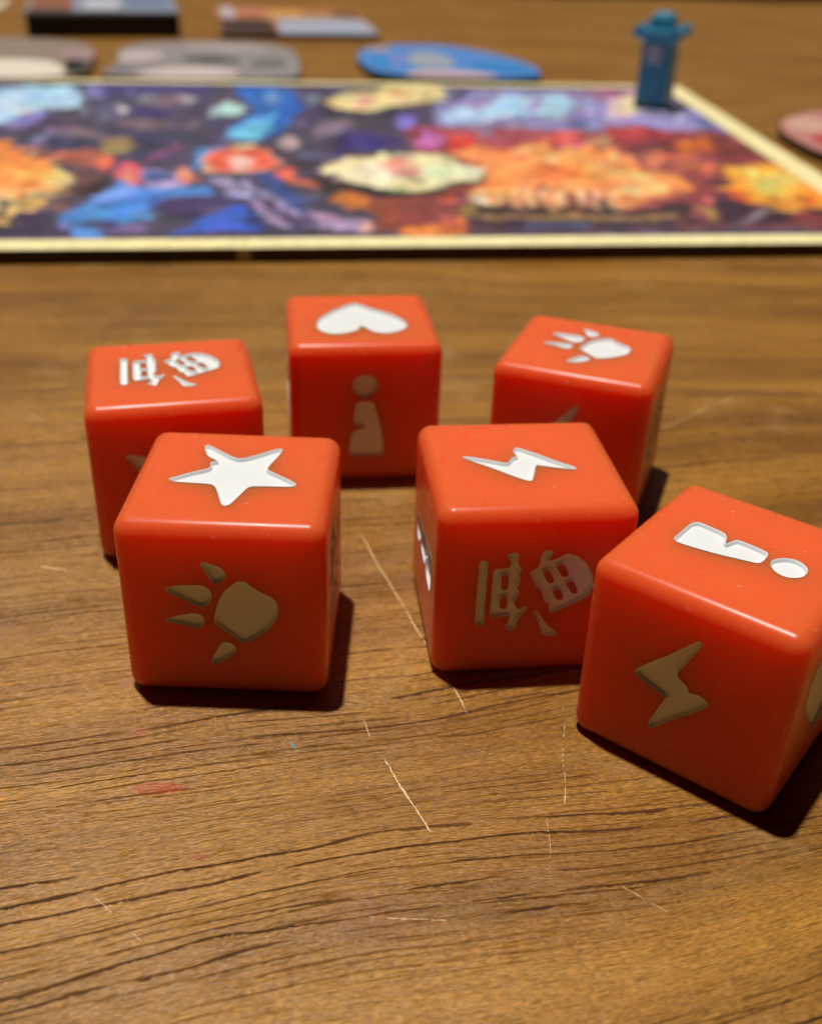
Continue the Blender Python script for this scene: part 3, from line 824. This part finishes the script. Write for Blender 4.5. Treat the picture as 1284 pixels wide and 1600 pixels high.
def make_board():
    t = thing('game_board', 'large folding game board with blue and orange fantasy print and cream border', 'game board')
    for (ua, ub) in ((0.0, 122.96), (123.04, BW)):
        st = 0.75
        nu, nv = int((ub - ua) / st), int(BD / st)
        us = np.linspace(ua, ub, nu + 1); vs = np.linspace(0, BD, nv + 1)
        gu, gv = np.meshgrid(us, vs)
        col = np.zeros(gu.shape + (3,)); col[:] = lin((80, 70, 92))
        wu = gu + 0.9 * vnoise(gu, gv, 9.0, 1) + 0.8 * vnoise(gu, gv, 3.5, 2) + 0.4 * vnoise(gu, gv, 1.6, 3)
        wv = gv + 1.6 * vnoise(gu, gv, 11.0, 4) + 1.4 * vnoise(gu, gv, 4.5, 5) + 0.8 * vnoise(gu, gv, 2.0, 6)
        for rgb, pts in ART:
            m = inside(wu, wv, [(a / 10.0, b / 10.0) for a, b in pts])
            col[m] = lin(rgb)
        # the brush work of the print: soften a little
        for _ in range(1):
            c2 = col.copy()
            c2[1:-1, 1:-1] = (col[1:-1, 1:-1] * 2 + col[:-2, 1:-1] + col[2:, 1:-1] + col[1:-1, :-2] + col[1:-1, 2:]) / 6
            col = c2
        # small brush strokes and details of the picture
        rs = np.random.RandomState(5)
        for _k in range(520):
            cu, cv = rs.uniform(ua, ub), rs.uniform(0, BD)
            la, lb = rs.uniform(0.8, 4.5), rs.uniform(0.5, 1.5)
            th = rs.uniform(0, math.pi)
            fac = rs.uniform(0.45, 0.8) if rs.rand() < 0.55 else rs.uniform(1.25, 2.1)
            tn = 1 + rs.uniform(-0.25, 0.25, 3)
            i0, i1 = np.searchsorted(us, [cu - la, cu + la]); j0, j1 = np.searchsorted(vs, [cv - la, cv + la])
            if i1 <= i0 or j1 <= j0:
                continue
            du, dv = gu[j0:j1, i0:i1] - cu, gv[j0:j1, i0:i1] - cv
            a_ = du * math.cos(th) + dv * math.sin(th); b_ = dv * math.cos(th) - du * math.sin(th)
            wgt = np.clip(1.6 - 1.6 * ((a_ / la) ** 2 + (b_ / lb) ** 2), 0, 1)[..., None]
            ji, ii = min(np.searchsorted(vs, cv), nv), min(np.searchsorted(us, cu), nu)
            tgt = np.clip(col[ji, ii] * fac * tn + 0.01, 0, 0.95)
            col[j0:j1, i0:i1] = col[j0:j1, i0:i1] * (1 - wgt) + tgt * wgt
        dab = 1.0 + 0.22 * vnoise(gu, gv, 5.0, 7) + 0.22 * vnoise(gu * 1.4 + gv, gv, 2.4, 8) + 0.15 * vnoise(gu, gv, 1.2, 9)
        tint = np.stack([1 + 0.18 * vnoise(gu, gv, 7.0, 11), 1 + 0.05 * vnoise(gu, gv, 6.0, 12), 1 + 0.2 * vnoise(gu, gv, 6.5, 13)], -1)
        col = np.clip(col * dab[..., None] * tint, 0, 1)
        cream = np.array(lin((250, 236, 176)))
        edge = (gv < 5.8) | (gv > BD - 4.5) | (gu < 6.6 + 0 * gv) | (gu > BW - 6.0)
        col[edge] = cream
        verts, faces, mi = [], [], []
        W = nu + 1
        for j in range(nv + 1):
            for i in range(nu + 1):
                verts.append(board_pt(us[i], vs[j], BT))
        for j in range(nv):
            for i in range(nu):
                a = j * W + i
                faces.append((a, a + W, a + W + 1, a + 1)); mi.append(0)
        nb = len(verts)
        ring = [i for i in range(W)] + [j * W + nu for j in range(1, nv + 1)] + [nv * W + i for i in range(nu - 1, -1, -1)] + [j * W for j in range(nv - 1, 0, -1)]
        for q in ring:
            x, y, z = verts[q]
            verts.append((x, y, 0.06))
        k = len(ring)
        for i in range(k):
            j = (i + 1) % k
            faces.append((ring[i], ring[j], nb + j, nb + i)); mi.append(1)
        faces.append(tuple(nb + i for i in range(k))); mi.append(1)
        o = mesh_obj('board_panel', verts, faces, [PRINT, BOARD_SIDE], t, mi)
        ca = o.data.color_attributes.new('print', 'FLOAT_COLOR', 'POINT')
        arr = np.zeros((len(verts), 4), np.float32); arr[:, 3] = 1
        arr[:nu * nv * 0 + W * (nv + 1), :3] = (col * 0.96).reshape(-1, 3)
        ca.data.foreach_set('color', arr.ravel())
    # cloth strip that joins the two halves, showing at the front edge
    pts = [board_pt(121.9, -0.25, 0.05), board_pt(124.1, -0.25, 0.05), board_pt(124.1, -0.03, 0.05), board_pt(121.9, -0.03, 0.05)]
    vs = pts + [(x, y, BT - 0.1) for x, y, z in pts]
    fs = [(0, 1, 5, 4), (1, 2, 6, 5), (2, 3, 7, 6), (3, 0, 4, 7), (4, 5, 6, 7), (3, 2, 1, 0)]
    mesh_obj('hinge_strip', vs, fs, simple('grey_cloth', (0.36, 0.30, 0.24), 0.8), t)
BOARD_SIDE = simple('shaded_board_edge', (0.055, 0.036, 0.018), 0.75, 0.2)  # dark brown: the shade on the front edge is put into the colour
make_board()

# ------------------------------------------------------------------ loose pieces behind the board
def prism(name, poly, z0, z1, mats, parent, side=None, bev=0.25):
    """a cut-out sheet: outline in mm, real thickness, softened rim"""
    if area(poly) < 0:
        poly = poly[::-1]
    n = len(poly)
    vs = [(x, y, z0) for x, y in poly] + [(x, y, z1 - bev) for x, y in poly] + [(x, y, z1) for x, y in offset(poly, -bev)]
    fs = [tuple(range(n))[::-1], tuple(range(2 * n, 3 * n))]
    mi = [1, 0]
    for k in (0, 1):
        for i in range(n):
            j = (i + 1) % n
            fs.append((k * n + i, k * n + j, (k + 1) * n + j, (k + 1) * n + i)); mi.append(1)
    return mesh_obj(name, vs, fs, mats, parent, mi)

def smooth_poly(p, it=2):
    return chaikin(p, it)

PC = {}
def ink(rgb):
    if rgb not in PC:
        PC[rgb] = simple('ink_%02x%02x%02x' % rgb, tuple(c * 0.9 for c in lin(rgb)), 0.45, 0.35, 0.15, 300.0)
    return PC[rgb]

def sheet(name, label, cat, outline, th, top_rgb, side_rgb, prints, group=None, it=2):
    cx_ = sum(p[0] for p in outline) / len(outline); cy_ = sum(p[1] for p in outline) / len(outline)
    t = thing(name, label, cat, (cx_, cy_, 0), 0, group)
    loc = lambda P: [(x - cx_, y - cy_) for x, y in P]
    prism('cardboard', smooth_poly(loc(outline), it), 0.05, th, [ink(top_rgb), ink(side_rgb)], t)
    z = th
    for rgb, P in prints:
        z += 0.03
        q = smooth_poly(loc(P), 2)
        if area(q) < 0:
            q = q[::-1]
        n = len(q)
        vs = [(x, y, th - 0.1) for x, y in q] + [(x, y, z) for x, y in q]
        fs = [tuple(range(n, 2 * n))] + [(i, (i + 1) % n, n + (i + 1) % n, n + i) for i in range(n)]
        mesh_obj('printed_patch', vs, fs, ink(rgb), t)
    return t

GS = 'cut out player sheets round the board'
sheet('player_sheet', 'pale cream player sheet at the left edge behind the board', 'player sheet',
      [(-170, 330), (-150, 322), (-121, 326), (-104, 331), (-101, 342), (-103, 356), (-112, 398), (-133, 410), (-165, 404), (-185, 380), (-186, 350)],
      3.0, (150, 132, 118), (80, 66, 58),
      [((232, 226, 206), [(-170, 332), (-150, 325), (-121, 328), (-107, 333), (-106, 341), (-112, 354), (-119, 362), (-134, 360), (-160, 355), (-178, 352)]),
       ((40, 36, 38), [(-106, 340), (-102, 340), (-103, 352), (-108, 372), (-113, 372), (-111, 355)]),
       ((168, 140, 140), [(-111, 365), (-104, 362), (-110, 388), (-120, 384), (-118, 372)])], GS)
sheet('player_sheet', 'grey player sheet with a dark oval window, behind the middle of the board', 'player sheet',
      [(-96, 352), (-97, 341), (-88, 337), (-72, 337.5), (-54, 341), (-40, 344), (-38, 352), (-41, 378), (-46, 404), (-60, 418), (-82, 414), (-97, 408), (-104, 390), (-98, 370)],
      3.0, (150, 142, 142), (96, 84, 80),
      [((212, 196, 192), [(-86, 338), (-72, 338.5), (-58, 341.5), (-56, 350), (-62, 358), (-76, 358), (-84, 350)]),
       ((196, 184, 180), [(-101, 386), (-97, 364), (-88, 366), (-84, 380), (-90, 388)]),
       ((86, 84, 80), [(-81, 371), (-73, 383), (-61, 377), (-58, 370), (-69, 364.5)]),
       ((176, 166, 164), [(-86, 398), (-66, 392), (-52, 396), (-58, 408), (-80, 408)]),
       ((112, 106, 108), [(-56, 362), (-44, 364), (-46, 380), (-55, 376)]),
       ((126, 118, 124), [(-97, 352), (-94, 345), (-88, 347), (-90, 356)])], GS)
sheet('player_sheet', 'bright blue rounded player sheet with a pale pink lower edge', 'player sheet',
      [(-19, 370), (-16, 362), (-2, 355.5), (10, 357), (20, 358), (30, 361), (37, 367), (36.5, 380), (31, 398), (18, 418), (4, 428), (-14, 424), (-23, 412), (-24, 390)],
      2.8, (84, 140, 212), (20, 70, 84),  # side teal is darkened, its shade painted in
      [((215, 182, 182), [(-5, 356), (8, 357.5), (19, 358.5), (24, 364), (12, 370), (-2, 368), (-7, 362)]),
       ((160, 168, 180), [(-4, 372), (10, 374), (8, 400), (0, 412), (-8, 400)]),
       ((120, 140, 205), [(-12, 376), (-6, 378), (-6, 402), (-14, 400)]),
       ((30, 132, 205), [(14, 374), (34, 368), (34, 378), (28, 386), (14, 388)]),
       ((34, 140, 215), [(-18, 374), (-12, 372), (-12, 388), (-19, 390)]),
       ((176, 160, 160), [(-22, 408), (-14, 404), (-12, 418), (-20, 418)])], GS)
sheet('player_sheet', 'pink and red player sheet cut off at the right edge of the photograph', 'player sheet',
      [(91.5, 296), (92, 281), (95, 266), (112, 246), (150, 252), (160, 300), (150, 332), (120, 330), (98, 314)],
      2.6, (196, 132, 122), (84, 60, 42),  # dark brown side colour includes the shade on the rim
      [((214, 168, 148), [(94, 300), (98, 291), (106, 296), (108, 312), (100, 313)]),
       ((190, 66, 66), [(96, 288), (98, 275), (112, 262), (130, 270), (124, 292), (106, 290)]),
       ((224, 160, 148), [(106, 300), (112, 292), (122, 300), (118, 318), (110, 314)])], GS)

def card_pile(name, label, cat, corner, ax, w, d, n, th, top_rgb, prints, layer_rgb):
    """n cards with slightly uneven edges; corner = front left, ax = direction of the front edge"""
    ex = Vector((math.cos(ax), math.sin(ax), 0)); ey = Vector((-math.sin(ax), math.cos(ax), 0))
    t = thing(name, label, cat, (corner[0], corner[1], 0), ax)
    rnd = random.Random(n)
    for i in range(n):
        jx, jy = rnd.uniform(-.45, .45), rnd.uniform(-.35, .35)
        if i == n - 1:
            jx = jy = 0
        z0 = 0.03 + i * th
        r = 2.5
        poly = []
        for (cx_, cy_, a0) in ((w - r, r, -90), (w - r, d - r, 0), (r, d - r, 90), (r, r, 180)):
            for k in range(4):
                a = rad(a0 + k * 30)
                poly.append((cx_ + r * math.cos(a) + jx, cy_ + r * math.sin(a) + jy))
        prism('card', poly, z0, z0 + th - 0.02, [ink(top_rgb), ink(layer_rgb[i % len(layer_rgb)])], t, bev=0.03)
    z = 0.03 + n * th
    for k, (rgb, P) in enumerate(prints):
        q = [(x * w, y * d) for x, y in P]
        if area(q) < 0:
            q = q[::-1]
        m = len(q); zz = z + 0.02 * (k + 1)
        vs = [(x, y, z - 0.03) for x, y in q] + [(x, y, zz) for x, y in q]
        fs = [tuple(range(m, 2 * m))] + [(i, (i + 1) % m, m + (i + 1) % m, m + i) for i in range(m)]
        mesh_obj('printed_patch', vs, fs, ink(rgb), t)
    return t

card_pile('card_deck', 'tall dark deck of cards with a pale blue top card, far back left', 'deck of cards',
          (-146.3, 429.5), math.atan2(14.1, 53.3), 55.0, 88, 21, 0.42, (140, 150, 168),
          [((150, 92, 66), [(.02, .10), (.30, .06), (.28, .98), (.02, .98)]),
           ((92, 78, 70), [(.02, .01), (.34, .01), (.26, .10), (.03, .12)]),
           ((190, 192, 205), [(.36, .08), (.60, .05), (.62, .5), (.40, .5)]),
           ((120, 118, 120), [(.36, .01), (.64, .01), (.62, .06), (.38, .07)]),
           ((112, 132, 160), [(.66, .22), (.96, .2), (.96, .9), (.66, .9)])],
          [(46, 36, 28), (38, 30, 24), (54, 42, 32)])
card_pile('card_pile', 'low pile of face up cards with orange picture and pale blue strip, back middle', 'cards',
          (-77.5, 443.0), math.atan2(12.3, 59.9), 61, 88, 5, 0.42, (176, 112, 72),
          [((70, 50, 42), [(.01, .01), (.36, .01), (.34, .52), (.01, .50)]),
           ((168, 176, 196), [(.36, .01), (.985, .01), (.985, .50), (.40, .52)]),
           ((190, 160, 120), [(.30, .55), (.9, .55), (.9, .66), (.3, .66)]),
           ((220, 160, 70), [(.28, .66), (.60, .62), (.60, .84), (.3, .84)]),
           ((196, 122, 96), [(.14, .62), (.36, .64), (.36, .98), (.14, .98)]),
           ((196, 180, 190), [(.03, .54), (.13, .54), (.13, .98), (.03, .98)]),
           ((64, 48, 38), [(.80, .62), (.97, .62), (.97, .82), (.82, .8)])],
          [(58, 42, 32), (70, 54, 42), (50, 38, 28)])
sheet('paper_sheet', 'cream paper sheet showing one corner at the far top left', 'paper',
      [(-178, 482), (-191, 552), (-260, 560), (-262, 480)], 0.9, (196, 176, 142), (226, 214, 190), [((222, 208, 178), [(-180, 486), (-191, 548), (-194, 548), (-184, 488)])], None, 1)

def make_tower():
    t = thing('tower_piece', 'small teal plastic tower standing on the back right corner of the board', 'game piece', (63.6, 321.5, BT + 0.1), rad(-26))
    teal = NT('teal_plastic')
    tc = teal.new('ShaderNodeTexCoord')
    f = teal.noise(tc.outputs['Object'], 350.0, 3)
    teal.set('Base Color', teal.mix(f, (0.026, 0.25, 0.40), (0.034, 0.29, 0.46)))
    teal.set('Roughness', 0.38)
    m = teal.mat
    def block(name, rings, parent=t, mat=m):
        vs, fs = [], []
        for (hx, hy, z, ox, oy) in rings:
            vs += [(-hx + ox, -hy + oy, z), (hx + ox, -hy + oy, z), (hx + ox, hy + oy, z), (-hx + ox, hy + oy, z)]
        k = len(rings)
        fs.append((3, 2, 1, 0)); fs.append(tuple(4 * (k - 1) + i for i in range(4)))
        for r in range(k - 1):
            for i in range(4):
                j = (i + 1) % 4
                fs.append((4 * r + i, 4 * r + j, 4 * r + 4 + j, 4 * r + 4 + i))
        o = mesh_obj(name, vs, fs, mat, parent)
        md = o.modifiers.new('soft', 'BEVEL'); md.width = 0.00022; md.segments = 2
        return o
    block('shaft', [(4.4, 4.4, 0.0, 0, 0), (4.3, 4.3, 3, 0, 0), (4.0, 4.0, 15.5, 0, 0), (4.2, 4.2, 17.0, 0, 0)])
    block('ledge', [(4.2, 4.2, 17.0, 0, 0), (6.4, 6.4, 18.2, 0, 0), (6.6, 6.6, 20.0, 0, 0)])
    for sx in (-1, 1):
        for sy in (-1, 1):
            block('merlon', [(1.2, 1.2, 19.9, sx * 4.9, sy * 4.9), (1.2, 1.2, 21.0, sx * 4.9, sy * 4.9)])
    block('turret', [(3.1, 3.1, 19.9, 0, 0), (2.9, 2.9, 22.6, 0, 0), (2.2, 2.2, 24.0, 0, 0)])
    block('front_block', [(1.9, 0.35, 11.5, -0.3, -4.25), (2.3, 0.45, 16.4, -0.3, -4.3)], t, simple('tower_grey', (0.34, 0.42, 0.52), 0.5))  # thin pale grey block on the front of the shaft
make_tower()
